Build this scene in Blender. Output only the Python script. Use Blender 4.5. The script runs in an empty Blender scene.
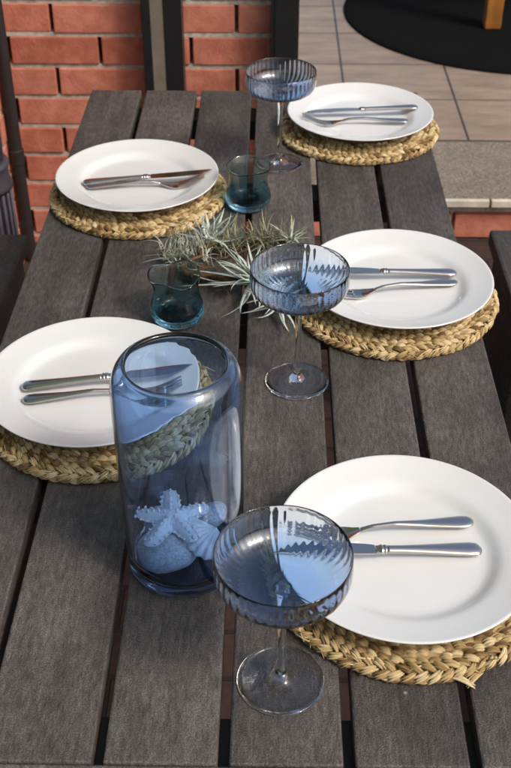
import bpy, bmesh, math, random
from mathutils import Vector, Matrix, noise
PI = math.pi
R = math.radians
rnd = random.Random(11)
scene = bpy.context.scene
COL = scene.collection

# ------------------------------------------------------------------ helpers
class MB:
    """collects geometry for one mesh"""
    def __init__(s):
        s.v = []; s.f = []; s.t = []; s.uv = []
    def add(s, verts, faces, tint=0.5, uvs=None):
        b = len(s.v)
        s.v += [tuple(p) for p in verts]
        s.f += [tuple(b + i for i in f) for f in faces]
        s.t += [tint] * len(verts)
        s.uv += uvs if uvs else [(0.0, 0.0)] * len(verts)
    def box(s, x0, x1, y0, y1, z0, z1, tint=0.5):
        vs = [(x, y, z) for z in (z0, z1) for y in (y0, y1) for x in (x0, x1)]
        s.add(vs, [(0, 2, 3, 1), (4, 5, 7, 6), (0, 1, 5, 4), (2, 6, 7, 3), (0, 4, 6, 2), (1, 3, 7, 5)], tint)
    def lathe(s, prof, n=64, wob=None, tint=0.5, c=(0, 0, 0)):
        vs = []; fs = []
        ids = []
        for k, (r, z) in enumerate(prof):
            if r < 1e-6:
                ids.append([len(vs)]); vs.append((c[0], c[1], c[2] + z))
            else:
                row = []
                for i in range(n):
                    a = 2 * PI * i / n
                    rr, zz = (r, z) if wob is None else wob(k, a, r, z)
                    row.append(len(vs)); vs.append((c[0] + rr * math.cos(a), c[1] + rr * math.sin(a), c[2] + zz))
                ids.append(row)
        for A, B in zip(ids, ids[1:]):
            for i in range(n):
                j = (i + 1) % n
                if len(A) == 1 and len(B) == 1: continue
                if len(A) == 1: fs.append((A[0], B[j], B[i]))
                elif len(B) == 1: fs.append((A[i], A[j], B[0]))
                else: fs.append((A[i], A[j], B[j], B[i]))
        s.add(vs, fs, tint)
    def loft(s, rings, cap=True, tint=0.5, uvs=None):
        n = len(rings[0]); vs = [p for r in rings for p in r]; fs = []
        for k in range(len(rings) - 1):
            for i in range(n):
                j = (i + 1) % n
                fs.append((k * n + i, k * n + j, (k + 1) * n + j, (k + 1) * n + i))
        if cap:
            fs.append(tuple(range(n - 1, -1, -1))); fs.append(tuple((len(rings) - 1) * n + i for i in range(n)))
        s.add(vs, fs, tint, uvs)
    def tube(s, pts, rad, n=8, tint=0.5):
        rings = []
        pts = [Vector(p) for p in pts]
        for k, p in enumerate(pts):
            d = (pts[min(k + 1, len(pts) - 1)] - pts[max(k - 1, 0)]).normalized()
            a = d.cross(Vector((0.13, 0.2, 0.97)))
            if a.length < 1e-3: a = d.cross(Vector((1, 0, 0)))
            a.normalize(); b = d.cross(a)
            r = rad[k] if isinstance(rad, (list, tuple)) else rad
            rings.append([tuple(p + a * (r * math.cos(2 * PI * i / n)) + b * (r * math.sin(2 * PI * i / n))) for i in range(n)])
        s.loft(rings, True, tint)
    def build(s, name, mat, parent=None, smooth=True, bevel=0, sub=0, angle=None):
        me = bpy.data.meshes.new(name)
        me.from_pydata(s.v, [], s.f); me.update()
        at = me.attributes.new('tint', 'FLOAT', 'POINT')
        at.data.foreach_set('value', s.t)
        ul = me.uv_layers.new(name='UVMap')
        for l in me.loops:
            ul.data[l.index].uv = s.uv[l.vertex_index]
        bm = bmesh.new(); bm.from_mesh(me)
        bmesh.ops.recalc_face_normals(bm, faces=bm.faces)
        if angle:
            for e in bm.edges:
                if len(e.link_faces) == 2 and e.calc_face_angle(0) > R(angle): e.smooth = False
        for f in bm.faces: f.smooth = smooth
        bm.to_mesh(me); bm.free()
        me.materials.append(mat)
        o = bpy.data.objects.new(name, me); COL.objects.link(o)
        if parent: o.parent = parent
        if bevel:
            m = o.modifiers.new('bevel', 'BEVEL'); m.width = bevel; m.segments = 2; m.limit_method = 'ANGLE'; m.angle_limit = R(40)
        if sub:
            m = o.modifiers.new('subdivision', 'SUBSURF'); m.levels = sub; m.render_levels = sub
        return o

def tag(o, label=None, cat=None, group=None, kind=None):
    if label: o['label'] = label
    if cat: o['category'] = cat
    if group: o['group'] = group
    if kind: o['kind'] = kind
    return o
def empty(name, loc, rz=0, label=None, cat=None, group=None):
    o = bpy.data.objects.new(name, None); COL.objects.link(o)
    o.empty_display_size = 0.05
    o.location = loc; o.rotation_euler = (0, 0, rz)
    return tag(o, label, cat, group)
def dup(o, label=None, parent=None):
    c = o.copy(); COL.objects.link(c)
    if label: c['label'] = label
    if parent: c.parent = parent
    for ch in list(o.children): dup(ch, None, c)
    return c

# ------------------------------------------------------------------ materials
class NT:
    def __init__(s, name):
        s.m = bpy.data.materials.new(name); s.m.use_nodes = True
        s.t = s.m.node_tree; s.n = s.t.nodes; s.l = s.t.links
        s.b = s.n['Principled BSDF']
    def node(s, typ, **kw):
        n = s.n.new(typ)
        for k, v in kw.items():
            if k in n.inputs: n.inputs[k].default_value = v
            else: setattr(n, k, v)
        return n
    def link(s, a, b): s.l.new(a, b)
    def coord(s, out='Object', scale=(1, 1, 1), rot=(0, 0, 0), loc=(0, 0, 0)):
        c = s.n.new('ShaderNodeTexCoord'); m = s.n.new('ShaderNodeMapping')
        m.inputs['Scale'].default_value = scale; m.inputs['Rotation'].default_value = rot; m.inputs['Location'].default_value = loc
        s.link(c.outputs[out], m.inputs[0]); return m.outputs[0]
    def noise(s, vec, scale, detail=4, rough=0.55):
        n = s.node('ShaderNodeTexNoise'); n.inputs['Scale'].default_value = scale
        n.inputs['Detail'].default_value = detail; n.inputs['Roughness'].default_value = rough
        s.link(vec, n.inputs['Vector']); return n.outputs['Fac']
    def ramp(s, fac, stops):
        r = s.n.new('ShaderNodeValToRGB'); e = r.color_ramp.elements
        while len(e) < len(stops): e.new(0.5)
        for k, (p, c) in enumerate(stops):
            e[k].position = p; e[k].color = (*c, 1) if len(c) == 3 else c
        s.link(fac, r.inputs[0]); return r.outputs[0]
    def mix(s, fac, a, b, mode='MIX'):
        m = s.n.new('ShaderNodeMix'); m.data_type = 'RGBA'; m.blend_type = mode
        for sock, v in ((m.inputs[0], fac), (m.inputs[6], a), (m.inputs[7], b)):
            if isinstance(v, (int, float)): sock.default_value = v
            elif isinstance(v, tuple): sock.default_value = (*v, 1)
            else: s.link(v, sock)
        return m.outputs[2]
    def math(s, op, a, b=0.0):
        m = s.n.new('ShaderNodeMath'); m.operation = op
        for sock, v in ((m.inputs[0], a), (m.inputs[1], b)):
            if isinstance(v, (int, float)): sock.default_value = v
            else: s.link(v, sock)
        return m.outputs[0]
    def bump(s, h, dist, strength=1.0, normal=None):
        b = s.n.new('ShaderNodeBump'); b.inputs['Strength'].default_value = strength; b.inputs['Distance'].default_value = dist
        s.link(h, b.inputs['Height'])
        if normal: s.link(normal, b.inputs['Normal'])
        s.link(b.outputs[0], s.b.inputs['Normal']); return b.outputs[0]
    def attr(s, name='tint'):
        a = s.n.new('ShaderNodeAttribute'); a.attribute_name = name; return a.outputs['Fac']
    def set(s, **kw):
        for k, v in kw.items():
            sock = s.b.inputs[k.replace('_', ' ')]
            if isinstance(v, tuple): sock.default_value = (*v, 1) if len(v) == 3 else v
            elif isinstance(v, (int, float)): sock.default_value = v
            else: s.link(v, sock)
        return s.m

def mat_plank(name, k=1.14):
    t = NT(name)
    v = t.coord('Object'); r = t.n.new('ShaderNodeObjectInfo')
    off = t.n.new('ShaderNodeVectorMath'); off.operation = 'ADD'
    sc_ = t.n.new('ShaderNodeVectorMath'); sc_.operation = 'SCALE'; sc_.inputs[3].default_value = 37.0
    cb = t.n.new('ShaderNodeCombineXYZ'); t.link(r.outputs['Random'], cb.inputs[0]); t.link(r.outputs['Random'], cb.inputs[1])
    t.link(cb.outputs[0], sc_.inputs[0]); t.link(v, off.inputs[0]); t.link(sc_.outputs[0], off.inputs[1]); v = off.outputs[0]
    mp = t.n.new('ShaderNodeMapping'); mp.inputs['Scale'].default_value = (1, .14, 1); t.link(v, mp.inputs[0]); vs = mp.outputs[0]
    a = t.noise(v, 7, 6, .65); b = t.noise(vs, 40, 5, .6); g = t.noise(v, 620, 2, .6); tt = t.attr()
    mq = t.n.new('ShaderNodeMapping'); mq.inputs['Scale'].default_value = (1, .30, 1); t.link(v, mq.inputs[0]); g2 = t.noise(mq.outputs[0], 210, 3, .6)
    big = t.noise(v, 3.2, 3, .5)
    c = t.ramp(a, [(.3, (.027 * k, .0245 * k, .0235 * k)), (.5, (.048 * k, .0430 * k, .0405 * k)), (.72, (.086 * k, .078 * k, .073 * k))])
    c = t.mix(.5, c, t.ramp(b, [(.3, (.024 * k, .0205 * k, .0190 * k)), (.7, (.092 * k, .081 * k, .074 * k))]))
    c = t.mix(1.0, c, t.ramp(g, [(.32, (.52, .51, .50)), (.5, (.97, .96, .95)), (.68, (1.65, 1.65, 1.65))]), 'MULTIPLY')
    c = t.mix(1.0, c, t.ramp(g2, [(.30, (.62, .61, .60)), (.70, (1.42, 1.42, 1.42))]), 'MULTIPLY')
    c = t.mix(1.0, c, t.ramp(tt, [(0, (.80, .79, .79)), (1, (1.2, 1.18, 1.16))]), 'MULTIPLY')
    c = t.mix(1.0, c, t.ramp(big, [(.34, (.74, .75, .76)), (.52, (1.0, 1.0, 1.0)), (.68, (1.38, 1.34, 1.30))]), 'MULTIPLY')
    # pale scuffs, dried drips and crumbs
    sp = t.noise(v, 24, 7, .8)
    c = t.mix(t.ramp(sp, [(.66, (0, 0, 0)), (.78, (.32, .32, .32))]), c, (.17 * k, .155 * k, .14 * k))
    dk = t.noise(v, 4.5, 3, .5)
    c = t.mix(t.ramp(dk, [(.56, (0, 0, 0)), (.70, (.45, .45, .45))]), c, (.026 * k, .022 * k, .021 * k))
    vo = t.node('ShaderNodeTexVoronoi'); vo.inputs['Scale'].default_value = 26; t.link(v, vo.inputs['Vector'])
    c = t.mix(t.ramp(vo.outputs['Distance'], [(.035, (.8, .8, .8)), (.06, (0, 0, 0))]), c, t.mix(t.ramp(t.noise(v, 5, 2), [(.55, (0, 0, 0)), (.6, (1, 1, 1))]), c, (.30 * k, .28 * k, .25 * k)))
    h = t.math('ADD', t.math('MULTIPLY', g, .7), t.math('ADD', t.math('MULTIPLY', g2, 1.0), t.math('MULTIPLY', t.noise(vs, 200, 3), .5)))
    t.bump(h, .0016, .75)
    return t.set(Base_Color=c, Roughness=t.ramp(t.noise(v, 60, 3), [(.3, (.52, .5, .5)), (.7, (.74, .7, .7))]), Specular_IOR_Level=.5)
M_plank = mat_plank('brown composite board')
M_bench = mat_plank('grey composite board', .9)

def mat_simple(name, col, rough, metal=0, var=.12, scale=40, bump=0, bscale=200, spec=.5, coat=0):
    t = NT(name); v = t.coord('Object')
    n = t.noise(v, scale, 5)
    lo = tuple(x * (1 - var) for x in col); hi = tuple(min(1, x * (1 + var)) for x in col)
    t.set(Base_Color=t.ramp(n, [(.3, lo), (.7, hi)]), Roughness=rough, Metallic=metal, Specular_IOR_Level=spec, Coat_Weight=coat)
    if bump: t.bump(t.noise(v, bscale, 4), bump, .6)
    return t.m
M_black = mat_simple('black painted metal', (.012, .012, .013), .38, bump=.0004, bscale=90)
M_steel_dark = mat_simple('dark underframe', (.022, .020, .020), .6)
M_taupe = mat_simple('taupe render', (.155, .13, .10), .8, var=.25, scale=14, bump=.001)
M_rug = mat_simple('black woven rug', (.006, .006, .006), 1.0, var=.35, scale=300, bump=.002, bscale=600, spec=.04)
M_mortar = mat_simple('grey mortar', (.42, .37, .32), .95, var=.3, scale=60, bump=.002, bscale=300, spec=.2)
M_pine = mat_simple('orange pine', (.30, .115, .022), .45, var=.25, scale=9)
M_strip = mat_simple('pale edge strip', (.52, .47, .39), .6, var=.2, scale=25)
M_cable = mat_simple('dark cable', (.014, .010, .010), .6)
M_stake = mat_simple('weathered stake', (.20, .095, .050), .75, var=.3, scale=20)
M_porcelain = NT('white glazed porcelain')
_v = M_porcelain.coord('Object')
M_porcelain = M_porcelain.set(Base_Color=M_porcelain.ramp(M_porcelain.noise(_v, 9, 3), [(.3, (.62, .625, .625)), (.7, (.65, .655, .655))]),
    Roughness=M_porcelain.ramp(M_porcelain.noise(_v, 30, 4), [(.35, (.035, .05, .05)), (.75, (.085, .1, .1))]), Specular_IOR_Level=.75)

def mat_steel():
    t = NT('stainless steel'); v = t.coord('Object', (1, 12, 12))
    n = t.noise(v, 60, 4)
    t.bump(n, .0002, .25)
    return t.set(Base_Color=(.52, .49, .46), Metallic=1.0, Roughness=t.ramp(n, [(.3, (.10, .1, .1)), (.8, (.24, .2, .2))]))
M_steel = mat_steel()

def mat_brick():
    t = NT('red brick'); v = t.coord('Object'); tt = t.attr()
    a = t.noise(v, 22, 6, .6); g = t.noise(v, 170, 4, .7)
    c = t.ramp(tt, [(0, (.40, .115, .072)), (.5, (.51, .170, .112)), (1, (.56, .215, .15))])
    c = t.mix(.5, c, t.ramp(a, [(.3, (.37, .105, .068)), (.7, (.60, .25, .175))]))
    c = t.mix(1.0, c, t.ramp(t.noise(v, 9, 5, .6), [(.3, (.72, .66, .62)), (.7, (1.15, 1.2, 1.22))]), 'MULTIPLY')
    c = t.mix(t.ramp(t.noise(v, 55, 6, .75), [(.60, (0, 0, 0)), (.72, (.7, .7, .7))]), c, (.15, .045, .032))
    c = t.mix(t.ramp(g, [(.64, (0, 0, 0)), (.74, (.75, .75, .75))]), c, (.10, .035, .026))
    c = t.mix(t.ramp(t.noise(v, 95, 5, .7), [(.66, (0, 0, 0)), (.74, (.5, .5, .5))]), c, (.45, .25, .18))
    t.bump(t.math('ADD', g, t.math('MULTIPLY', a, 1.5)), .003, .7)
    return t.set(Base_Color=c, Roughness=.88, Specular_IOR_Level=.25)
M_brick = mat_brick()

def mat_paving():
    t = NT('brick paving'); v = t.coord('Object', (1, 1, 1), loc=(.02, .045, 0))
    b = t.node('ShaderNodeTexBrick')
    b.offset = .5; b.inputs['Color1'].default_value = (.050, .027, .021, 1); b.inputs['Color2'].default_value = (.038, .024, .020, 1)
    b.inputs['Mortar'].default_value = (.022, .018, .015, 1); b.inputs['Scale'].default_value = 1
    b.inputs['Mortar Size'].default_value = .006; b.inputs['Mortar Smooth'].default_value = .3
    b.inputs['Brick Width'].default_value = .225; b.inputs['Row Height'].default_value = .1065
    t.link(v, b.inputs['Vector'])
    n = t.noise(v, 45, 6, .65)
    c = t.mix(.5, b.outputs['Color'], t.mix(1.0, b.outputs['Color'], t.ramp(n, [(.25, (.4, .4, .4)), (.75, (1.6, 1.5, 1.5))]), 'MULTIPLY'))
    t.bump(t.math('SUBTRACT', t.math('MULTIPLY', n, .3), b.outputs['Fac']), .006, .8)
    return t.set(Base_Color=c, Roughness=.85, Specular_IOR_Level=.3)
M_paving = mat_paving()

def mat_tiles():
    t = NT('beige floor tiles'); v = t.coord('Object', loc=(-.286, -3.226, 0))
    b = t.node('ShaderNodeTexBrick'); b.offset = 0
    b.inputs['Color1'].default_value = (.265, .205, .155, 1); b.inputs['Color2'].default_value = (.24, .186, .143, 1)
    b.inputs['Mortar'].default_value = (.055, .042, .034, 1); b.inputs['Scale'].default_value = 1
    b.inputs['Mortar Size'].default_value = .0045; b.inputs['Mortar Smooth'].default_value = .2
    b.inputs['Brick Width'].default_value = .375; b.inputs['Row Height'].default_value = .331
    t.link(v, b.inputs['Vector'])
    vs = t.coord('Object', (1, 3.5, 1), rot=(0, 0, .25))
    n = t.noise(vs, 5, 6, .6); n2 = t.noise(v, 70, 4)
    c = t.mix(1.0, b.outputs['Color'], t.ramp(n, [(.3, (.66, .64, .61)), (.7, (1.22, 1.2, 1.17))]), 'MULTIPLY')
    c = t.mix(1.0, c, t.ramp(n2, [(.3, (.92, .92, .92)), (.7, (1.06, 1.06, 1.06))]), 'MULTIPLY')
    t.bump(t.math('SUBTRACT', t.math('MULTIPLY', n2, .1), b.outputs['Fac']), .002, .6)
    return t.set(Base_Color=c, Roughness=.42)
M_tiles = mat_tiles()

def mat_granite():
    t = NT('speckled doorstep'); v = t.coord('Object')
    g = t.noise(v, 210, 3, .8); a = t.noise(v, 12, 5)
    c = t.ramp(g, [(.36, (.060, .048, .036)), (.5, (.165, .140, .108)), (.66, (.33, .285, .23))])
    c = t.mix(1.0, c, t.ramp(a, [(.3, (.82, .81, .80)), (.7, (1.1, 1.09, 1.08))]), 'MULTIPLY')
    t.bump(g, .002, .5)
    return t.set(Base_Color=c, Roughness=.75)
M_granite = mat_granite()

def mat_straw():
    t = NT('woven straw'); uv = t.coord('UV', (1, 1, 1)); tt = t.attr(); v = t.coord('Object')
    fu = t.coord('UV', (2.0, 26.0, 1))
    f = t.noise(fu, 2.2, 4, .7)
    c = t.ramp(tt, [(0, (.15, .085, .03)), (.3, (.38, .25, .11)), (.65, (.64, .485, .245)), (1, (.78, .64, .41))])
    c = t.mix(.75, c, t.mix(1.0, c, t.ramp(f, [(.30, (.28, .24, .18)), (.48, (.92, .90, .85)), (.72, (1.4, 1.35, 1.25))]), 'MULTIPLY'))
    p = t.noise(v, 28, 4)
    c = t.mix(t.ramp(p, [(.5, (0, 0, 0)), (.72, (.45, .45, .45))]), c, (.46, .34, .17))
    t.bump(f, .0014, .8)
    return t.set(Base_Color=c, Roughness=.62, Specular_IOR_Level=.35)
M_straw = mat_straw()

def mat_leaf(name, lo, hi, tip):
    t = NT(name); tt = t.attr(); uv = t.coord('UV')
    s = t.n.new('ShaderNodeSeparateXYZ'); t.link(uv, s.inputs[0])
    c = t.ramp(tt, [(0, lo), (1, hi)])
    c = t.mix(t.ramp(s.outputs[0], [(.45, (0, 0, 0)), (1, (.8, .8, .8))]), c, tip)
    n = t.noise(t.coord('Object'), 240, 4)
    c = t.mix(1.0, c, t.ramp(n, [(.3, (.75, .76, .75)), (.7, (1.2, 1.2, 1.2))]), 'MULTIPLY')
    return t.set(Base_Color=c, Roughness=.7, Specular_IOR_Level=.25)
M_leaf_pale = mat_leaf('silver air plant leaf', (.40, .47, .42), (.66, .72, .67), (.52, .54, .46))
M_leaf_green = mat_leaf('olive air plant leaf', (.13, .14, .08), (.36, .38, .26), (.38, .32, .20))
M_leaf_grey = mat_leaf('grey air plant leaf', (.27, .31, .24), (.50, .53, .44), (.40, .36, .25))
M_wood = mat_simple('brown driftwood', (.105, .062, .036), .85, var=.45, scale=45, bump=.004, bscale=120, spec=.2)
M_star = mat_simple('chalky starfish', (.88, .86, .83), .9, var=.1, scale=160, bump=.0015, bscale=500, spec=.2)
M_shell = mat_simple('pale shell', (.85, .82, .78), .7, var=.15, scale=90, bump=.0006, bscale=400, spec=.3)
def mat_stone():
    t = NT('speckled pebble'); v = t.coord('Object')
    g = t.noise(v, 380, 3, .8); a = t.noise(v, 40, 4)
    c = t.ramp(g, [(.34, (.40, .39, .38)), (.5, (.68, .67, .65)), (.66, (.82, .80, .78))])
    c = t.mix(1.0, c, t.ramp(a, [(.3, (.85, .85, .85)), (.7, (1.1, 1.1, 1.1))]), 'MULTIPLY')
    t.bump(g, .001, .5)
    return t.set(Base_Color=c, Roughness=.85, Specular_IOR_Level=.25)
M_stone = mat_stone()

def mat_glass(name, stops=None, col=(1, 1, 1), z1=1.0, rough=0.0, ior=1.46, film=0):
    """dyed glass: the dye fades along the object's height"""
    t = NT(name)
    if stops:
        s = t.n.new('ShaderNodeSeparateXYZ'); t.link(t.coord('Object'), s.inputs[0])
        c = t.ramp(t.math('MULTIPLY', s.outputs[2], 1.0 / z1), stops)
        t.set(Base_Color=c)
    else: t.set(Base_Color=col)
    t.set(Transmission_Weight=1.0, Roughness=rough, IOR=ior, Specular_IOR_Level=.5)
    if film: t.set(Coat_Weight=film, Coat_IOR=1.75, Coat_Roughness=.02)
    return t.m
M_vase = mat_glass('blue vase glass', [(0, (.24, .42, .78)), (.10, (.48, .66, .94)), (1, (.52, .69, .94))], z1=.258, film=.35)
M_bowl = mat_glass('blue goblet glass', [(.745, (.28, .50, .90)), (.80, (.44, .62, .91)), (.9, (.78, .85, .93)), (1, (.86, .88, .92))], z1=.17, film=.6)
M_clear = mat_glass('clear glass', col=(.96, .965, .965))
M_teal = mat_glass('teal tumbler glass', [(0, (.08, .36, .54)), (.3, (.28, .55, .66)), (.65, (.56, .73, .75)), (1, (.72, .82, .79))], z1=.072)

def mat_ribbed():
    t = NT('purple striped column'); tt = t.attr(); v = t.coord('Object')
    c = t.ramp(tt, [(0, (.018, .013, .026)), (.5, (.040, .033, .052)), (1, (.19, .18, .21))])
    n = t.noise(v, 30, 4)
    c = t.mix(1.0, c, t.ramp(n, [(.3, (.75, .75, .75)), (.7, (1.15, 1.15, 1.15))]), 'MULTIPLY')
    return t.set(Base_Color=c, Roughness=.55)
M_ribbed = mat_ribbed()

# ------------------------------------------------------------------ setting: ground and floors
GZ = -.74
m = MB(); m.add([(-30, -30, GZ), (30, -30, GZ), (30, 30, GZ), (-30, 30, GZ)], [(0, 1, 2, 3)])
tag(m.build('paving', M_paving, smooth=False), kind='structure')
m = MB(); m.box(-.9, 4.5, 3.222, 8.5, GZ + .004, -.6)
tag(m.build('tiled_floor', M_tiles, smooth=False), kind='structure')

# doorstep: speckled slab, pale edge strips, brick riser
ds = empty('doorstep', (1.2, 2.82, GZ), 0, 'speckled stone doorstep with a pale front edge over a brick course', 'doorstep')
m = MB(); m.box(-1.09, 2.3, .012, .400, .105, .140); o = m.build('slab', M_granite, ds, smooth=False, bevel=.003)
for x0, x1 in ((-1.088, -.536), (-.530, .9), (.906, 2.3)):
    m = MB(); m.box(x0, x1, -.006, .010, .117, .1385); m.build('edge_strip', M_strip, ds, smooth=False, bevel=.002)
m = MB(); x = -1.1; k = 0
while x < 2.2:
    m.box(x, x + .228, .022 + rnd.uniform(-.002, .002), .10, .004, .078, rnd.random()); x += .238
m.build('brick_course', M_brick, ds, smooth=False, bevel=.003)
m = MB(); m.box(-1.1, 2.25, .045, .38, .003, .103); m.build('bedding', M_mortar, ds, smooth=False)

# brick walls: every brick modelled in the brickwork mesh, mortar behind
def brick_wall(name, label, length, z0, z1, loc, rz, off):
    w = empty(name, loc, rz, label, 'wall')
    bw, course = .24, .0845
    b = MB(); mo = MB()
    nz = int((z1 - z0) / course)
    for i in range(nz):
        zc = z0 + i * course
        x = -bw + ((off + (i % 2) * bw * .5) % bw)
        while x < length:
            a0 = max(0, x + .005); a1 = min(length, x + bw - .005)
            if a1 - a0 > .02:
                j = rnd.uniform(-.002, .002)
                b.box(a0, a1, j, .10, zc + .0055 + rnd.uniform(-.001, .001), zc + course - .0055 + rnd.uniform(-.001, .001), rnd.random())
            x += bw
        mo.box(0, length, .004 + rnd.uniform(-.001, .001), .0985, zc - .0058, zc + .0058, .5)
    mo.box(.001, length - .001, .060, .098, z0, z0 + nz * course)
    b.build('brickwork', M_brick, w, smooth=False, bevel=.003)
    mo.build('mortar', M_mortar, w, smooth=False)
    return w
Z0 = -.714 - .0845 + .0 
brick_wall('brick_wall', 'red brick house wall with grey mortar behind the far end of the table', .70, -.7985 + .0, 1.55, (-.668, 2.80, 0), 0, (-.418 + .668) % .24 + .12)
brick_wall('brick_wall', 'narrow strip of brick wall coming forward at the far left, behind the ribbed column', .42, -.7985, 1.55, (-.672, 2.48, 0), R(90), .05)

# black post with a taupe inset, in front of the wall
p = empty('post', (-.246, 2.765, GZ), 0, 'black upright post with a taupe strip, standing against the brick wall', 'post')
m = MB(); m.box(-.050, -.028, -.030, .030, 0, 2.3); m.box(-.028, .006, -.016, .030, 0, 2.3); m.box(.006, .052, -.030, .030, 0, 2.3)
m.build('shaft', M_black, p, smooth=False, bevel=.001)
m = MB(); m.box(-.0275, .0055, -.028, -.0165, 0, 2.3); m.build('inset_strip', M_taupe, p, smooth=False)
# door jamb
j = empty('door_frame', (.066, 2.76, GZ), 0, 'black door frame upright where the brick wall meets the doorway', 'door frame')
m = MB(); m.box(-.022, .036, -.04, .10, 0, 2.3); m.build('jamb', M_black, j, smooth=False, bevel=.002)
m = MB(); m.box(-.034, -.0225, -.022, .04, 0, 2.3); m.build('seal_strip', mat_simple('grey frame strip', (.06, .06, .066), .4), j, smooth=False)
m = MB(); m.box(-.022, .036, .1005, .42, .142, 2.3); m.build('inner_reveal', M_black, j, smooth=False)

# rug and pine table inside
m = MB()
pr = [(0, .010)] + [(.69 * k / 8, .010) for k in range(1, 8)] + [(.683, .0095), (.690, .005), (.691, .0)]
m.lathe(pr, 96)
o = m.build('rug', M_rug); o.location = (1.015, 4.47, -.599); tag(o, 'round black rug on the tiled floor beyond the doorway', 'rug')
tb = empty('wooden_table', (1.30, 4.60, -.588), 0, 'orange pine table standing with its leg on the round black rug', 'table')
def table_leg(x, y):
    m = MB(); rings = []
    for z, h in ((0, .030), (.02, .032), (.05, .031), (.55, .036), (.70, .036)):
        rings.append([(x - h, y - h, z), (x - h * .2, y - h * .92, z), (x + h, y - h, z), (x + h, y + h, z), (x - h, y + h, z)])
    m.loft(rings); return m
for x, y in ((-.405, -.33), (.405, -.33), (-.405, .33), (.405, .33)):
    table_leg(x, y).build('leg', M_pine, tb, smooth=False, bevel=.003)
m = MB(); m.box(-.46, .46, -.385, .385, .703, .735); m.build('tabletop', M_pine, tb, smooth=False, bevel=.004)

# ribbed column at the far left, added dark pipe shape in the corner
c = empty('ribbed_column', (-.640, 2.30, GZ), 0, 'dark ribbed column with a grey striped lower part, cut by the left picture edge', 'column')
def flute(r0, r1, z0, z1, lo, hi, n=22):
    m = MB(); vs = []; fs = []; N = n * 6
    vals = []
    for z, rr in ((z0, r0), (z1, r1)):
        for i in range(N):
            a = 2 * PI * i / N; w = .5 + .5 * math.cos(n * a)
            r = rr * (1 - .07 * (1 - w)); vs.append((r * math.cos(a), r * math.sin(a), z)); vals.append(lo + (hi - lo) * (1 if w > .62 else 0))
    for i in range(N): fs.append((i, (i + 1) % N, N + (i + 1) % N, N + i))
    fs.append(tuple(N + i for i in range(N))); m.add(vs, fs); m.t = vals; return m
flute(.066, .066, 0, .430, .25, 1.0).build('plinth', M_ribbed, c, smooth=False)
flute(.058, .056, .4305, 1.7, .0, .35).build('shaft', M_ribbed, c, smooth=False)
m = MB(); m.lathe([(0, .428), (.069, .428), (.071, .436), (.067, .444), (.064, .470), (.066, .482), (.069, .488), (.066, .494), (.06, .496), (0, .496)], 48, tint=.55)
m.build('collar', M_ribbed, c)
m = MB(); m.lathe([(0, -.002), (.017, -.002), (.017, .30), (.020, .302), (.020, .34), (.017, .342), (.017, 2.2), (0, 2.2)], 24)  # added dark pipe shape, covers the sunlit brick to keep the corner dark
o = m.build('corner_filler', M_cable, angle=40); o.location = (-.652, 2.70, GZ); tag(o, 'narrow dark pipe shape added over the brick to darken the corner', 'corner_filler')

# ------------------------------------------------------------------ the outdoor table
S = .112
tbl = empty('outdoor_table', (0, 1.34, GZ), 0, 'dark brown slatted outdoor dining table set for five', 'table')
Y0, Y1 = .5635 - 1.34, 2.118 - 1.34
for k in range(-3, 3):
    x0, x1 = k * S + .0053, (k + 1) * S - .0053
    if k == -3: x0 += .0
    m = MB(); m.box(x0 - (k + .5) * S, x1 - (k + .5) * S, Y0, Y1 + rnd.uniform(-.002, .002), -.024, 0, rnd.random())
    o = m.build('plank', M_plank, tbl, smooth=False, bevel=.0022)
    o.location = ((k + .5) * S, 0, .74)
m = MB(); m.box(-.331, .331, Y0 - .016, Y0 - .0008, .690, .7385, .7); m.build('end_rail', M_plank, tbl, smooth=False, bevel=.002)
for y in (.60, .96, 1.33, 1.72, 2.06):
    m = MB(); m.box(-.30, .30, y - 1.34 - .03, y - 1.34 + .03, .672, .7155); m.build('crossbeam', M_steel_dark, tbl, smooth=False, bevel=.002)
for sx in (-1, 1):
    m = MB(); m.box(sx * .27 - .02, sx * .27 + .02, Y0 + .05, Y1 - .05, .625, .6715); m.build('side_rail', M_steel_dark, tbl, smooth=False)
    for y in (Y0 + .10, Y1 - .10):
        m = MB(); m.box(sx * .27 - .03, sx * .27 + .03, y - .03, y + .03, 0, .6245); m.build('leg', M_steel_dark, tbl, smooth=False, bevel=.002)

def bench(loc, label, sx):
    b = empty('bench', loc, 0, label, 'bench', 'benches along the table')
    for i in range(3):
        m = MB(); m.box(sx * (.0 + i * .116), sx * (.106 + i * .116), -.75, .75, .402, .44, rnd.random())
        if sx < 0: m.v = [(x, y, z) for x, y, z in m.v]
        m.build('plank', M_bench, b, smooth=False, bevel=.006)
    for y in (-.56, .56):
        m = MB(); m.box(min(sx * .008, sx * .33), max(sx * .008, sx * .33), y - .15, y + .15, 0, .4015); m.build('leg', M_bench, b, smooth=False, bevel=.004)
    return b
bench((-.489, 1.31, GZ), 'dark grey bench on the left, ending beside the ribbed column', -1)
bench((.512, 1.345, GZ), 'dark grey bench on the right, ending short of the doorstep', 1)

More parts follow.
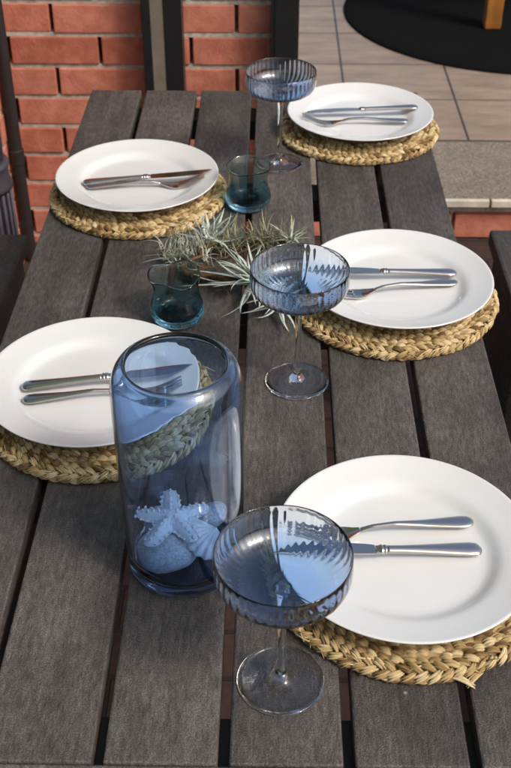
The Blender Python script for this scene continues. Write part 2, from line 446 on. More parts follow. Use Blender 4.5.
# ------------------------------------------------------------------ placemats
def strand(m, c, tang, up, ln, wd, th, tint):
    t = Vector(tang).normalized(); s = t.cross(Vector(up)).normalized(); c = Vector(c)
    for k in (-1, 0, 1):        # three flat leaves make a bundle
        o = s * (wd * .29 * k) + Vector(up).normalized() * (rnd.uniform(-.0004, .0004) - (th * .10 if k else 0)) + t * rnd.uniform(-.0015, .0015)
        leaf(m, c + o, t + s * rnd.uniform(-.07, .07) - s * k * .05, up, ln * rnd.uniform(.9, 1.06), wd * rnd.uniform(.34, .46), th * rnd.uniform(.65, .95), min(1, max(0, tint + rnd.uniform(-.3, .25))))
def leaf(m, c, tang, up, ln, wd, th, tint):
    """one lens-shaped plaited straw bundle"""
    t = Vector(tang).normalized(); u = Vector(up).normalized(); s = t.cross(u).normalized(); u = s.cross(t)
    c = Vector(c); rings = []; uvs = []; n = 6
    K = 6
    ph = rnd.uniform(0, 9)
    for k in range(K):
        a = -1 + 2 * k / (K - 1)
        w = max(.16, (1 - a * a) ** .55) ; 
        dip = -th * .75 * a * a
        cc = c + t * (a * ln * .5) + u * dip
        rings.append([tuple(cc + s * (wd * .5 * w * math.cos(2 * PI * i / n)) + u * (th * .5 * w * math.sin(2 * PI * i / n))) for i in range(n)])
        uvs += [(ph + a * .5, ph * 3 + i / n) for i in range(n)]
    m.loft(rings, True, tint, uvs)
def mat_mesh(tail):
    m = MB()
    m.lathe([(0, .003), (.138, .003), (.142, .006), (.138, .011), (0, .0125)], 64, tint=.1)
    for ring, (rr0, step, kind) in enumerate(((.1412, .0118, 'plait'), (.1283, .0120, 'rope'), (.1180, .0118, 'rope'), (.1078, .0116, 'rope'), (.0976, .0114, 'rope'), (.0874, .0114, 'rope'))):
        n = int(2 * PI * rr0 / step); base = rnd.uniform(0, 6)
        for i in range(n):
            a = base + 2 * PI * (i + rnd.uniform(-.12, .12)) / n
            rad = Vector((math.cos(a), math.sin(a), 0)); tan = Vector((-math.sin(a), math.cos(a), 0)); up = Vector((0, 0, 1))
            rr = rr0 + .0011 * math.sin(3 * a + ring * .3) + .0007 * math.sin(7 * a + 1 + ring * .3) + rnd.uniform(-.0005, .0005)
            tint = min(1, max(0, rnd.gauss(.58, .30)))
            if kind == 'plait':
                q = 2 * PI * .5 / n
                jz = rnd.uniform(-.0008, .0008)
                strand(m, rad * (rr - .0035) + up * (.0150 + jz), tan + rad * .62, up + rad * .25, rnd.uniform(.0180, .0210), rnd.uniform(.0068, .0082), .0066, tint)
                a2 = a + q; rad2 = Vector((math.cos(a2), math.sin(a2), 0)); tan2 = Vector((-math.sin(a2), math.cos(a2), 0))
                strand(m, rad2 * (rr + .0052) + up * (.0108 + jz), tan2 - rad2 * .50 + up * .28, up * .75 + rad2 * .8, rnd.uniform(.0180, .0210), rnd.uniform(.0068, .0082), .0066, min(1, max(0, rnd.gauss(.66, .2))))
                strand(m, rad2 * (rr + .0050) + up * .0048, tan2 + rad2 * .1 - up * .2, rad2, .020, .0075, .0065, tint * .7)
            else:
                strand(m, rad * rr + up * (.0128 + rnd.uniform(-.0008, .0008)), tan + rad * (.34 + rnd.uniform(-.08, .08)), up + rad * .1, rnd.uniform(.0170, .0200), rnd.uniform(.0078, .0094), .0085, tint * (.95 - .03 * ring))
    # loose fibres
    for i in range(70):
        a = rnd.uniform(0, 2 * PI); rr = rnd.uniform(.136, .147); d = rnd.choice((-1, 1))
        p0 = Vector((rr * math.cos(a), rr * math.sin(a), rnd.uniform(.008, .017))); tn = Vector((-math.sin(a), math.cos(a), 0)) * d
        L = rnd.uniform(.008, .022); out = Vector((math.cos(a), math.sin(a), 0))
        m.tube([p0, p0 + tn * L * .5 + out * L * .18 + Vector((0, 0, .001)), p0 + tn * L + out * L * rnd.uniform(.15, .6) + Vector((0, 0, rnd.uniform(-.006, .003)))], [.0007, .0006, .0002], 5, rnd.random())
    if tail:
        a = R(-72); rad = Vector((math.cos(a), math.sin(a), 0)); tan = Vector((-math.sin(a), math.cos(a), 0))
        strand(m, rad * .150 + Vector((0, 0, .006)) - tan * .006, tan * .75 + rad * .7 - Vector((0, 0, .15)), Vector((0, 0, 1)), .028, .007, .004, .9)
        strand(m, rad * .1505 + Vector((0, 0, .0045)) + tan * .008, tan * .9 - rad * .45, Vector((0, 0, 1)), .026, .006, .004, .7)
    return m
MATS = [(-.1735, 1.0735, 200, 'straw placemat under the plate beside the tall blue vase'),
        (.2130, 1.3250, 100, 'straw placemat under the plate behind the middle goblet'),
        (-.1855, 1.6455, 255, 'straw placemat under the plate at the far left corner'),
        (.1815, .7995, 0, 'straw placemat with a loose frayed strand, nearest the viewer'),
        (.1990, 1.9180, 310, 'straw placemat at the far right corner, nearest the doorstep')]
variants = [mat_mesh(False).build('placemat', M_straw), None]
tagged = mat_mesh(True).build('placemat', M_straw)
first = variants[0]
for i, (x, y, rz, lab) in enumerate(MATS):
    if i == 3: o = tagged
    elif i == 0: o = first
    else: o = dup(first)
    o.location = (x, y, .0005); o.rotation_euler = (0, 0, R(rz))
    tag(o, lab, 'placemat', 'round straw placemats')

# ------------------------------------------------------------------ plates
PC = [(-.182, 1.078), (.218, 1.3275), (-.186, 1.648), (.179, .800), (.2005, 1.919)]
PLAB = ['white dinner plate partly seen through the tall blue vase', 'white dinner plate behind the middle goblet on the right',
        'white dinner plate at the far left corner beside the teal tumbler', 'white dinner plate nearest the viewer, cut by the right edge',
        'white dinner plate at the far right corner by the doorstep']
m = MB()
m.lathe([(0, .0062), (.03, .0062), (.06, .0063), (.078, .0066), (.084, .0070), (.0880, .0080), (.0920, .0102), (.0960, .0130), (.0995, .0150), (.1035, .0164), (.109, .0177), (.122, .0210), (.1315, .0240), (.1340, .0248), (.1350, .0244), (.1353, .0236), (.1346, .0226),
         (.131, .0212), (.110, .0140), (.100, .0100), (.092, .0050), (.086, .0012), (.082, .0), (.078, .0004), (.076, .0022), (.05, .0024), (0, .0024)], 128)
plate = m.build('plate', M_porcelain)
for i, ((x, y), lab) in enumerate(zip(PC, PLAB)):
    o = plate if i == 0 else dup(plate)
    o.location = (x, y, .0198); tag(o, lab, 'plate', 'white dinner plates')
    o.rotation_euler = (0, 0, i * 1.3)

# ------------------------------------------------------------------ cutlery (built along +x from the handle end)
def interp(t, tab):
    for (a, *u), (b, *w) in zip(tab, tab[1:]):
        if t <= b:
            f = 0 if b == a else max(0, (t - a) / (b - a)); f = f * f * (3 - 2 * f) if False else f
            return [p + (q - p) * f for p, q in zip(u, w)]
    return list(tab[-1][1:])
def bar(m, tab, s0, s1, K, n=14, pw=1.0):
    """loft: tab rows are (s, half width, half thickness, z)"""
    rings = []
    for k in range(K + 1):
        s = s0 + (s1 - s0) * k / K
        w, h, z = interp(s, tab)
        r = []
        for i in range(n):
            a = 2 * PI * i / n; cx, sx = math.cos(a), math.sin(a)
            r.append((s, w * math.copysign(abs(cx) ** pw, cx), z + h * math.copysign(abs(sx) ** pw, sx)))
        rings.append(r)
    m.loft(rings)
def make_knife():
    k = empty('knife', (0, 0, 0))
    m = MB()
    bar(m, [(0, .0035, .0018, .0030), (.0012, .0065, .0026, .0032), (.005, .0092, .0033, .0036), (.012, .0098, .0036, .0038), (.03, .0086, .0036, .0038), (.06, .0064, .0036, .0038), (.085, .0052, .0036, .0038), (.100, .0050, .0036, .0038)], 0, .100, 44)
    m.build('handle', M_steel, k)
    m = MB()
    bar(m, [(.1002, .0052, .0038, .0038), (.1022, .0064, .0044, .0038), (.1040, .0054, .0038, .0038), (.1062, .0064, .0044, .0038), (.1085, .0055, .0032, .0038), (.112, .0056, .002, .0036)], .1002, .112, 20)
    m.build('bolster', M_steel, k)
    m = MB(); rings = []
    for i in range(25):
        t = i / 24; s = .1122 + .1035 * t
        lo = -.0068 - .0030 * math.sin(PI * min(1, t * 1.15) ** .8) * 1.0
        hi = .0062
        if t > .72:
            q = (t - .72) / .28; lo = lo * (1 - q ** 2.2) + (hi - .0005) * q ** 2.2
        if t > .9: hi = .0062 - .0012 * (t - .9) / .1
        z = .0036
        rings.append([(s, hi, z + .0010), (s, (hi * .6 + lo * .4), z + .0009), (s, lo, z + .0002), (s, lo, z - .0002), (s, (hi * .6 + lo * .4), z - .0009), (s, hi, z - .0010)])
    m.loft(rings); m.build('blade', M_steel, k, angle=40)
    return k
def make_fork():
    f = empty('fork', (0, 0, 0))
    zt = [(0, .0026), (.01, .0030), (.05, .0062), (.085, .0105), (.110, .0095), (.128, .0050), (.140, .0022), (.150, .0022), (.165, .0058), (.180, .0125), (.1955, .0205)]
    zz = lambda s: interp(s, zt)[0]
    tab = [(0, .0030, .0014), (.0012, .0055, .002), (.005, .0085, .0024), (.013, .0094, .0026), (.03, .0078, .0026), (.06, .0048, .0026), (.09, .0031, .0026), (.115, .0029, .0024), (.125, .0033, .0020)]
    m = MB(); bar(m, [(s, w, h, zz(s)) for s, w, h in [(x / 1000, *interp(x / 1000, tab)) for x in range(0, 126, 3)]], 0, .123, 48)
    m.build('handle', M_steel, f)
    m = MB(); th = .0011
    wt = [(.1231, .0032), (.130, .0058), (.137, .0095), (.145, .0118), (.152, .0123), (.153, .0123)]
    rings = []
    for i in range(14):
        s = .1231 + .0295 * i / 13; w = interp(s, wt)[0]; z = zz(s)
        r = []
        for k in range(5): r.append((s, -w + 2 * w * k / 4, z + th - .0016 * (1 - (k / 2 - 1) ** 2) * min(1, i / 6)))
        for k in range(4, -1, -1): r.append((s, -w + 2 * w * k / 4, z - th - .0016 * (1 - (k / 2 - 1) ** 2) * min(1, i / 6)))
        rings.append(r)
    m.loft(rings)
    for k in range(4):
        yc = (-1.5 + k) * .0063
        rings = []
        for i in range(10):
            s = .1515 + .044 * i / 9; t = i / 9
            w = .0021 - .0009 * t if i < 9 else .0006
            y = yc * (1 - .10 * t); z = zz(s) - .0013 * (1 - abs(yc) / .0095) * (1 - t * .3)
            rings.append([(s, y - w, z + .001), (s, y + w, z + .001), (s, y + w, z - .001), (s, y - w, z - .001)])
        m.loft(rings)
    m.build('head', M_steel, f, angle=50)
    return f
knife0, fork0 = make_knife(), make_fork()
def plate_z(r):
    tab = [(0, .0062), (.078, .0066), (.086, .0078), (.092, .0100), (.098, .0130), (.103, .0150), (.110, .0170), (.122, .0208), (.135, .0250)]
    return .0198 + interp(r, tab)[0]
W = ['the plate seen through the tall vase', 'the plate behind the middle goblet', 'the far left plate', 'the plate nearest the viewer', 'the far right plate by the doorstep']
KN = [(-.0883, -.0083, 8.2), (.0874, .0240, -176.1), (-.0890, -.0177, 7.1), (.0802, .0008, -174.4), (.1090, .0208, -175.1)]
FK = [(-.0824, -.0340, 8.0), (.0862, .0035, -167.8), (-.0828, -.0260, 4.8), (.0774, .0410, -172.4), (.0878, -.0240, -178.5)]
for i in range(5):
    for tab, proto, L, nm, rest in ((KN, knife0, .212, 'knife', None), (FK, fork0, .145, 'fork', .145)):
        hx, hy, ang = tab[i]; d = Vector((math.cos(R(ang)), math.sin(R(ang)), 0))
        rh = math.hypot(hx, hy); e = Vector((hx, hy, 0)) + d * L; re = math.hypot(e.x, e.y)
        z0 = plate_z(rh + .004); z1 = plate_z(min(re, .135))
        # lift so that nothing along the piece dips into the plate
        o = proto if i == 0 else dup(proto)
        tilt = math.atan2(z1 - z0, L)
        low = 0
        for q in range(0, 21):
            t = q / 20; pp = Vector((hx, hy, 0)) + d * (L * t)
            low = max(low, plate_z(min(pp.length, .135)) - (z0 + (z1 - z0) * t))
        o.location = (PC[i][0] + hx, PC[i][1] + hy, z0 + low * .8 + .0003)
        o.rotation_euler = (0, -tilt, R(ang))
        lab = {'knife': 'steel table knife resting on ' + W[i], 'fork': 'steel table fork resting on ' + W[i]}[nm]
        tag(o, lab, nm, 'table knives' if nm == 'knife' else 'table forks')
# ------------------------------------------------------------------ glassware
def make_goblet():
    g = empty('goblet', (0, 0, 0))
    m = MB()
    outer = [(.0, .1275), (.008, .1276), (.020, .1281), (.032, .1292), (.0425, .1314), (.0502, .1347), (.0558, .1392), (.0592, .1446), (.0607, .1504), (.0611, .1560), (.0608, .1632), (.0603, .1700), (.0601, .1711)]
    inner = [(.0598, .1715), (.0594, .1714), (.0592, .1706), (.0597, .1632), (.0600, .1560), (.0595, .1507), (.0580, .1454), (.0547, .1404), (.0494, .1362), (.0419, .1331), (.0318, .1310), (.020, .1300), (.008, .1295), (.0, .1294)]
    NR = 44
    def wob(k, a, r, z):
        if k >= len(outer) + 1 and r > .004:      # optic ribs pressed on the inside
            amp = .00022 * min(1, (r - .004) / .022) * (1 if z < .163 else max(0, (.1710 - z) / .008))
            return r - amp * (1 + math.cos(NR * a)) , z
        return r, z
    m.lathe(outer + inner, NR * 6, wob)
    m.build('bowl', M_bowl, g)
    m = MB(); m.lathe([(0, .1272), (.0090, .1274), (.0064, .1235), (.0049, .1170), (.0042, .102), (.0038, .060), (.0040, .040), (.0045, .025), (.0056, .0145), (.0, .0143)], 32)
    m.build('stem', M_clear, g)
    m = MB(); m.lathe([(0, .0141), (.0057, .0142), (.0075, .0105), (.0110, .0072), (.0170, .0048), (.026, .0034), (.036, .0026), (.0405, .0022), (.0415, .0014), (.0408, .0005), (.030, .0006), (.012, .0016), (0, .0022)], 96)
    m.build('foot', M_clear, g)
    return g
gob = make_goblet()
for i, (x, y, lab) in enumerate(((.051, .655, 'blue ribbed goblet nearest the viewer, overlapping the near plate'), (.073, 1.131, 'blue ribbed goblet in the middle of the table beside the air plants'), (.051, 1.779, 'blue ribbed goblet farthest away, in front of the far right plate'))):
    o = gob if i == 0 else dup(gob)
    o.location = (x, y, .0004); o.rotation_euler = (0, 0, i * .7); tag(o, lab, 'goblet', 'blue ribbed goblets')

def tumbler(loc, label, wavy, rz):
    m = MB()
    out = [(0, .0012), (.022, .0008), (.029, .0005), (.0335, .0035), (.0370, .0100), (.0380, .0180), (.0368, .0260), (.0340, .0345), (.0322, .0420), (.0314, .0490), (.0318, .0560), (.0338, .0635), (.0362, .0700), (.0370, .0722)]
    inn = [(.0363, .0728), (.0353, .0722), (.0342, .0695), (.0318, .0632), (.0298, .0560), (.0294, .0490), (.0302, .0420), (.0320, .0345), (.0346, .0260), (.0352, .0190), (.0330, .0125), (.027, .0092), (.015, .0085), (0, .0083)]
    def wob(k, a, r, z):
        w = max(0, (z - .045) / .028)
        return r * (1 + wavy * .05 * w * math.cos(3 * a + .6)), z + wavy * w * .0030 * math.cos(4 * a)
    m.lathe(out + inn, 96, wob)
    o = m.build('tumbler', M_teal); o.location = loc; o.rotation_euler = (0, 0, rz)
    return tag(o, label, 'tumbler', 'teal glass tumblers')
tumbler((-.001, 1.620, .0004), 'teal waisted tumbler beside the far left plate', .35, .3)
tumbler((-.093, 1.277, .0004), 'teal waisted tumbler with a wavy rim, between the vase and the air plants', 1.0, 1.2)

VX, VY = -.0495, .812
m = MB()
m.lathe([(0, .0020), (.042, .0012), (.052, .0005), (.0575, .0025), (.0600, .0070), (.0598, .0092), (.0603, .0125), (.0610, .0180), (.0616, .035), (.0626, .10), (.0634, .19), (.0635, .212), (.0632, .226), (.0625, .2355), (.0608, .2440), (.0580, .2510), (.0545, .2556), (.0512, .2578), (.0490, .2586), (.0474, .2581), (.0466, .2567),
         (.0472, .2550), (.0496, .2535), (.0530, .2510), (.0560, .2465), (.0580, .2405), (.0592, .2325), (.0597, .2230), (.0598, .212), (.0597, .19), (.0590, .10), (.0578, .035), (.0566, .0200), (.0530, .0145), (.045, .0122), (.03, .0115), (0, .0115)], 128)
o = m.build('vase', M_vase); o.location = (VX, VY, .0004); tag(o, 'tall blue glass vase holding a starfish, shell and pebbles', 'vase')

# ------------------------------------------------------------------ inside the vase
def pebble(loc, rad, rot, label, seed):
    m = MB(); vs = []; n = 40; k = 24
    prof = []
    for i in range(k + 1):
        a = -PI / 2 + PI * i / k; prof.append((math.cos(a) if 0 < i < k else 0, math.sin(a)))
    m.lathe(prof, n)
    out = []
    for v in m.v:
        p = Vector(v); q = noise.noise(p * 1.1 + Vector((seed, 0, 0)))
        p *= 1 + .10 * q; out.append((p.x * rad[0], p.y * rad[1], p.z * rad[2]))
    m.v = out
    o = m.build('pebble', M_stone); o.location = loc; o.rotation_euler = rot
    return tag(o, label, 'pebble', 'pebbles in the vase')
pebble((VX - .0175, VY - .015, .0305), (.031, .027, .0185), (.1, 0, .3), 'large speckled pebble under the starfish in the vase', 3)
pebble((VX - .031, VY + .020, .0335), (.013, .016, .021), (.0, .2, .5), 'small pebble behind the starfish at the left of the vase', 8)
pebble((VX + .024, VY + .024, .041), (.022, .014, .013), (.1, -.35, .35), 'grey pebble behind the right arm of the starfish', 5)

def starfish():
    m = MB(); N = 180; K = 16
    Rr = .0435
    def rho(a):
        c = abs(math.cos(2.5 * a)); i = int(round(a / (2 * PI / 5))) % 5
        return Rr * (1, .92, 1.02, .95, 1.0)[i] * (.43 + .57 * c ** 1.9) * (1 + .05 * noise.noise(Vector((math.cos(a) * 4, math.sin(a) * 4, 3))))
    for top in (1, -1):
        vs = [(0, 0, .0105 if top > 0 else -.002)]; fs = []
        for k in range(1, K + 1):
            t = k / K
            for i in range(N):
                a = 2 * PI * i / N; r = rho(a) * t
                c = abs(math.cos(2.5 * a))
                ridge = max(0, 1 - (abs(math.sin(2.5 * a)) * r / .0175) ** 2) ** .5 if r > .006 else 1
                h = (.0105 - .0058 * (r / Rr)) * ridge * (max(0, 1 - t ** 4)) ** .5
                z = h if top > 0 else -.0022 * (max(0, 1 - t ** 3)) ** .5
                p = Vector((r * math.cos(a), r * math.sin(a), z))
                if top > 0: p.z += (.0009 * noise.noise(p * 420) + .0006 * noise.noise(p * 1100)) * (1 - t ** 6)
                vs.append(tuple(p))
        for i in range(N): fs.append((0, 1 + i, 1 + (i + 1) % N))
        for k in range(K - 1):
            for i in range(N):
                A = 1 + k * N; B = A + N; jn = (i + 1) % N
                fs.append((A + i, A + jn, B + jn, B + i))
        m.add(vs, fs)
    q_ = random.Random(3)
    def knob(p, d, r, h):
        d = Vector(d).normalized(); a = d.cross(Vector((.3, .2, .93)))
        if a.length < .1: a = d.cross(Vector((1, 0, 0)))
        a.normalize(); b = d.cross(a); p = Vector(p); rings = []
        r *= q_.uniform(.8, 1.25); h *= q_.uniform(.7, 1.3)
        for f, w in ((-.3, 1.0), (.2, .9), (.6, .68), (.9, .38), (1.02, .1)):
            rings.append([tuple(p + d * h * f + a * r * w * math.cos(2 * PI * n / 9) + b * r * w * math.sin(2 * PI * n / 9)) for n in range(9)])
        m.loft(rings)
    for i in range(5):
        a = 2 * PI * i / 5
        for q in (.16, .30, .44, .58, .72, .86):
            r = Rr * q; z = (.0105 - .0058 * q) * (max(0, 1 - q ** 4)) ** .5; aa = a + q_.uniform(-.04, .04)
            knob((r * math.cos(aa), r * math.sin(aa), z - .0004), (0, 0, 1), .0021 * (1.15 - .5 * q), .0034)
        for q in (.47, .62, .77, .92):
            for sgn in (-1, 1):
                # half angle of the arm at this radius
                c_ = max(0, (q - .43) / .57) ** (1 / 1.9); da = math.acos(min(1, c_)) / 2.5 * .93
                aa = a + sgn * da; r = Rr * q * .97; out = Vector((-math.sin(a) * sgn, math.cos(a) * sgn, .55))
                knob((r * math.cos(aa), r * math.sin(aa), .0008), out, .0019 * (1.2 - .4 * q) * q_.uniform(.7, 1.2), .0023)
    return m
o = starfish().build('starfish', M_star); o.location = (VX - .0140, VY + .0070, .0535)
o.rotation_euler = (Matrix.Rotation(R(3), 3, 'X') @ Matrix.Rotation(R(97), 3, 'Z')).to_euler(); tag(o, 'white knobbly starfish lying on the pebbles in the vase', 'starfish')
m = MB(); vs = []; fs = []; NA, NRr = 61, 14
for lay in (0, 1):
    for k in range(NRr + 1):
        t = k / NRr
        for i in range(NA):
            u = i / (NA - 1); a = R(-72 + 144 * u)
            rib = math.cos(2 * PI * 9 * u)
            r = .037 * t * (1 + .03 * rib * t) * (.86 + .14 * math.cos(a * 1.2))
            z = .0095 * math.sin(PI * min(1, t * .62 + .12)) * math.cos(a * .95) + .0011 * rib * t - (.0016 if lay else 0)
            vs.append((r * math.cos(a), r * math.sin(a), z))
L0 = (NRr + 1) * NA
for lay in (0, 1):
    for k in range(NRr):
        for i in range(NA - 1):
            q = lay * L0 + k * NA + i; fs.append((q, q + 1, q + NA + 1, q + NA))
e = NRr * NA
for i in range(NA - 1): fs.append((e + i, e + i + 1, L0 + e + i + 1, L0 + e + i))
for k in range(NRr):
    for c0 in (0, NA - 1): fs.append((k * NA + c0, (k + 1) * NA + c0, L0 + (k + 1) * NA + c0, L0 + k * NA + c0))
m.add(vs, fs)
o = m.build('seashell', M_shell); o.location = (VX + .034, VY + .000, .0475); o.rotation_euler = (Matrix.Rotation(R(30), 3, 'X') @ Matrix.Rotation(R(228), 3, 'Z')).to_euler()
tag(o, 'pale ribbed fan shell leaning at the right inside the vase', 'seashell')

# ------------------------------------------------------------------ air plants on driftwood
def blade(m, base, az, el, ln, wd, curl, tint, side=0.0, K=8):
    """tapering leaf: starts at elevation el and bends by curl (negative: droops)"""
    p = Vector(base); e = el; a = az; vs = []; uvs = []; fs = []
    for k in range(K + 1):
        t = k / K
        d = Vector((math.cos(a) * math.cos(e), math.sin(a) * math.cos(e), math.sin(e)))
        s = d.cross(Vector((0, 0, 1)))
        if s.length < 1e-3: s = Vector((math.cos(a + PI / 2), math.sin(a + PI / 2), 0))
        s.normalize(); u = s.cross(d)
        w = wd * (1 - t) ** .75 * .5 + .00012
        vs += [tuple(p - s * w + u * w * .45), tuple(p - u * .0001), tuple(p + s * w + u * w * .45), tuple(p - u * w * .5)]
        uvs += [(t, 0), (t, .5), (t, 1), (t, .5)]
        if k < K:
            p = p + d * (ln / K); e += curl / K; a += side / K
            if p.z < .0015: p.z = .0015; e = max(e, 0)
    for k in range(K):
        b = k * 4
        for i in range(4): fs.append((b + i, b + (i + 1) % 4, b + 4 + (i + 1) % 4, b + 4 + i))
    m.add(vs, fs, tint, uvs)
def rosette(loc, n, ln, wd, label, mat, el=(.05, 1.2), curl=(-.9, .3), side=.5, spread=.006, lean=None, seed=1):
    q = random.Random(seed); m = MB()
    for i in range(n):
        az = 2.399963 * i + q.uniform(-.25, .25); f = i / n
        e = el[0] + (el[1] - el[0]) * f ** 1.1 + q.uniform(-.12, .12)
        L = ln * q.uniform(.7, 1.1) * (1 - .35 * f)
        if lean: L *= 1 + lean[1] * math.cos(az - lean[0])
        blade(m, (q.uniform(-spread, spread), q.uniform(-spread, spread), .006 + .010 * f), az, e, L, wd * q.uniform(.8, 1.15), q.uniform(*curl), q.random(), q.uniform(-side, side))
    o = m.build('air_plant', mat); o.location = loc
    return tag(o, label, 'air plant', 'air plants in the centrepiece')
def tuft(loc, n, ext, ln, wd, label, mat, seed, up=(.1, 1.3), curl=(-1.4, 1.0), rz=0):
    """long clump of curly thin leaves spread along a line"""
    q = random.Random(seed); m = MB()
    for i in range(n):
        bx = q.uniform(-1, 1); b = (bx * ext[0], q.gauss(0, .45) * ext[1] + ext[2] * (bx * bx), .004 + .016 * q.random())
        blade(m, b, q.uniform(0, 2 * PI), q.uniform(*up), ln * q.uniform(.55, 1.2), wd * q.uniform(.6, 1.2), q.uniform(*curl), q.random(), q.uniform(-1.2, 1.2))
    o = m.build('air_plant', mat); o.location = loc; o.rotation_euler = (0, 0, rz)
    return tag(o, label, 'air plant', 'air plants in the centrepiece')
rosette((.014, 1.335, .016), 56, .088, .0066, 'largest silvery spiky air plant, left of the middle goblet', M_leaf_pale, (-.22, 1.15), (-1.0, .6), 1.0, lean=(R(205), .28), seed=5)
rosette((.046, 1.293, .010), 40, .062, .0064, 'spiky air plant half hidden behind the middle goblet bowl', M_leaf_pale, (-.1, 1.1), (-1.4, .5), .9, lean=(R(250), .2), seed=9)
rosette((-.058, 1.462, .016), 22, .058, .0078, 'small whitish air plant at the back left of the centrepiece', M_leaf_pale, (.0, 1.1), (-.7, 1.3), 1.0, lean=(R(60), .3), seed=14)
tuft((-.092, 1.432, .0), 130, (.034, .020, 0), .044, .0030, 'grey curly air plant behind the wavy rimmed tumbler', M_leaf_grey, 21, (.3, 1.4), (-2.2, 1.8))
tuft((.006, 1.468, .004), 210, (.066, .020, -.012), .044, .0030, 'long olive green mossy air plant along the back of the centrepiece', M_leaf_green, 33, (.0, 1.2))
rosette((.068, 1.455, .014), 26, .055, .0050, 'grey green air plant at the right end behind the middle goblet', M_leaf_grey, (.0, 1.0), (-1.3, .2), .6, seed=41)
m = MB(); q = random.Random(4)
for k in range(7):
    a0 = R(95 + 26 * k + q.uniform(-8, 8)); pts = []; rad = []
    for i in range(9):
        t = i / 8; a = a0 + R(62) * t
        r = .062 + q.uniform(-.006, .006) + .010 * math.sin(k * 2 + 5 * t)
        pts.append((r * math.cos(a) * 1.15, r * math.sin(a) * .85, .010 + .008 * math.sin(3 * t + k) + .003 * k % .01)); rad.append((.0042 + .0016 * math.sin(7 * t + k)) * (1 - .55 * abs(2 * t - 1) ** 2))
    m.tube(pts, rad, 9, q.random())
for k in range(26):
    a = R(q.uniform(80, 320)); r = q.uniform(.035, .075); p0 = Vector((r * math.cos(a) * 1.15, r * math.sin(a) * .85, .006))
    pts = [p0]; d = Vector((q.uniform(-1, 1), q.uniform(-1, 1), q.uniform(0, .5)))
    for i in range(5):
        d += Vector((q.uniform(-.6, .6), q.uniform(-.6, .6), q.uniform(-.4, .4))); d.normalize(); nx = pts[-1] + d * .010; nx.z = max(.003, nx.z); pts.append(nx)
    m.tube(pts, [.0016, .0014, .0012, .001, .0008, .0004], 6, q.random())
o = m.build('driftwood', M_wood); o.location = (-.012, 1.405, .003); tag(o, 'brown twisted driftwood ring beneath the air plants', 'driftwood')

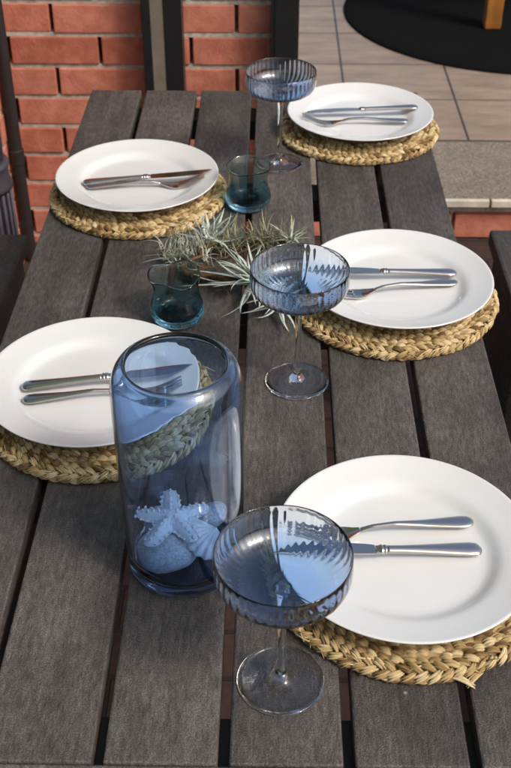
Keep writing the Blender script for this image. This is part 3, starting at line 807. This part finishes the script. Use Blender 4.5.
# ------------------------------------------------------------------ unseen canopy added for shade and reflections
def added_shade_tree():
    q = random.Random(77)
    t = empty('added_tree', (-2.6, -1.3, GZ), 0, 'leafy crown and trunk out of view, added for shade and reflections', 'added_tree')
    m = MB(); base = Vector((0, 0, 0))
    def limb(pts, r0, r1): m.tube(pts, [r0 + (r1 - r0) * i / (len(pts) - 1) for i in range(len(pts))], 10)
    limb([(0, 0, 0), (.03, .02, .9), (.10, .08, 1.9), (.22, .12, 2.8), (.3, .2, 3.8)], .13, .06)
    tips = []
    for k in range(9):
        a = R(q.uniform(-30, 100)); z = q.uniform(2.0, 3.2); L = q.uniform(1.6, 3.6)
        pts = [Vector((.12, .1, z))]
        for i in range(1, 6):
            pts.append(pts[0] + Vector((math.cos(a) * L * i / 5, math.sin(a) * L * i / 5, .55 * math.sin(i * .45) + q.uniform(-.08, .08))))
            tips.append(pts[-1])
        limb(pts, .04, .008)
    m.build('trunk', mat_simple('tree bark', (.11, .085, .065), .9, var=.4, scale=25, bump=.01), t)
    m = MB()
    def clump(c, n, sp):
        for i in range(n):
            p = Vector((q.gauss(c[0], sp), q.gauss(c[1], sp), q.gauss(c[2], sp * .6)))
            az = q.uniform(0, 2 * PI); el = q.uniform(-.9, .5); L = q.uniform(.08, .14); w = L * .27
            d = Vector((math.cos(az) * math.cos(el), math.sin(az) * math.cos(el), math.sin(el))); s_ = d.cross(Vector((q.uniform(-.4, .4), q.uniform(-.4, .4), 1))).normalized()
            m.add([p, p + d * L * .5 + s_ * w, p + d * L, p + d * L * .5 - s_ * w], [(0, 1, 2, 3)], q.random())
    for c in tips: clump(c, 110, .30)
    for k in range(70):          # the outer crown, uneven, with gaps
        a = R(q.uniform(-60, 130)); rr = q.uniform(.6, 4.2)
        clump((rr * math.cos(a), rr * math.sin(a), q.uniform(2.5, 3.9)), 130, .24)
    for k in range(26):          # low branches behind the viewer
        clump((q.uniform(-2.6, .5), q.uniform(-1.6, -.2), q.uniform(1.0, 3.2)), 150, .25)
    lm = mat_leaf('tree leaf', (.035, .075, .018), (.085, .14, .035), (.07, .12, .03)); n_ = lm.node_tree
    tr = n_.nodes.new('ShaderNodeBsdfTranslucent'); tr.inputs[0].default_value = (.30, .42, .05, 1)
    mx = n_.nodes.new('ShaderNodeMixShader'); mx.inputs[0].default_value = .5
    n_.links.new(n_.nodes['Principled BSDF'].outputs[0], mx.inputs[1]); n_.links.new(tr.outputs[0], mx.inputs[2])
    n_.links.new(mx.outputs[0], n_.nodes['Material Output'].inputs[0])
    m.build('crown', lm, t, smooth=False)
added_shade_tree()

# ------------------------------------------------------------------ light, sky, camera
world = bpy.data.worlds.new('World'); scene.world = world; world.use_nodes = True
nt = world.node_tree; bg = nt.nodes['Background']
SUN_EL, SUN_AZ = 47, 126      # azimuth measured from +y towards +x
sky = nt.nodes.new('ShaderNodeTexSky'); sky.sky_type = 'NISHITA'; sky.sun_disc = False
sky.sun_elevation = R(SUN_EL); sky.sun_rotation = R(SUN_AZ); sky.dust_density = 5.0; sky.air_density = 1.0; sky.ozone_density = .4
nt.links.new(sky.outputs[0], bg.inputs[0]); bg.inputs[1].default_value = .13
sun = bpy.data.lights.new('sun', 'SUN'); sun.energy = 1.5; sun.angle = R(11); sun.color = (1, .965, .91)
so = bpy.data.objects.new('sun', sun); COL.objects.link(so)
d = Vector((math.sin(R(SUN_AZ)) * math.cos(R(SUN_EL)), math.cos(R(SUN_AZ)) * math.cos(R(SUN_EL)), math.sin(R(SUN_EL))))
so.rotation_euler = d.to_track_quat('Z', 'Y').to_euler(); so.location = (3, 3, 6)

cam = bpy.data.cameras.new('camera'); co = bpy.data.objects.new('camera', cam); COL.objects.link(co)
pitch, yaw = R(36.8594), R(.9616)
co.location = (.03825, 0, .8435); co.rotation_euler = (PI / 2 - pitch, 0, yaw)
cam.sensor_fit = 'VERTICAL'; cam.sensor_height = 24; cam.lens = 1082.48 / 768 * 24
cam.clip_start = .02; cam.clip_end = 200
cam.dof.use_dof = True; cam.dof.focus_distance = 1.22; cam.dof.aperture_fstop = 9.0
scene.camera = co
vs_ = scene.view_settings
vs_.view_transform = 'Standard'; vs_.look = 'None'; vs_.gamma = 1; vs_.use_curve_mapping = False; vs_.exposure = 0.46
cy = scene.cycles
cy.use_denoising = True; cy.max_bounces = 24; cy.transmission_bounces = 24; cy.glossy_bounces = 8; cy.diffuse_bounces = 4; cy.transparent_max_bounces = 16
cy.caustics_refractive = True; cy.caustics_reflective = True; cy.blur_glossy = .6; cy.sample_clamp_indirect = 8
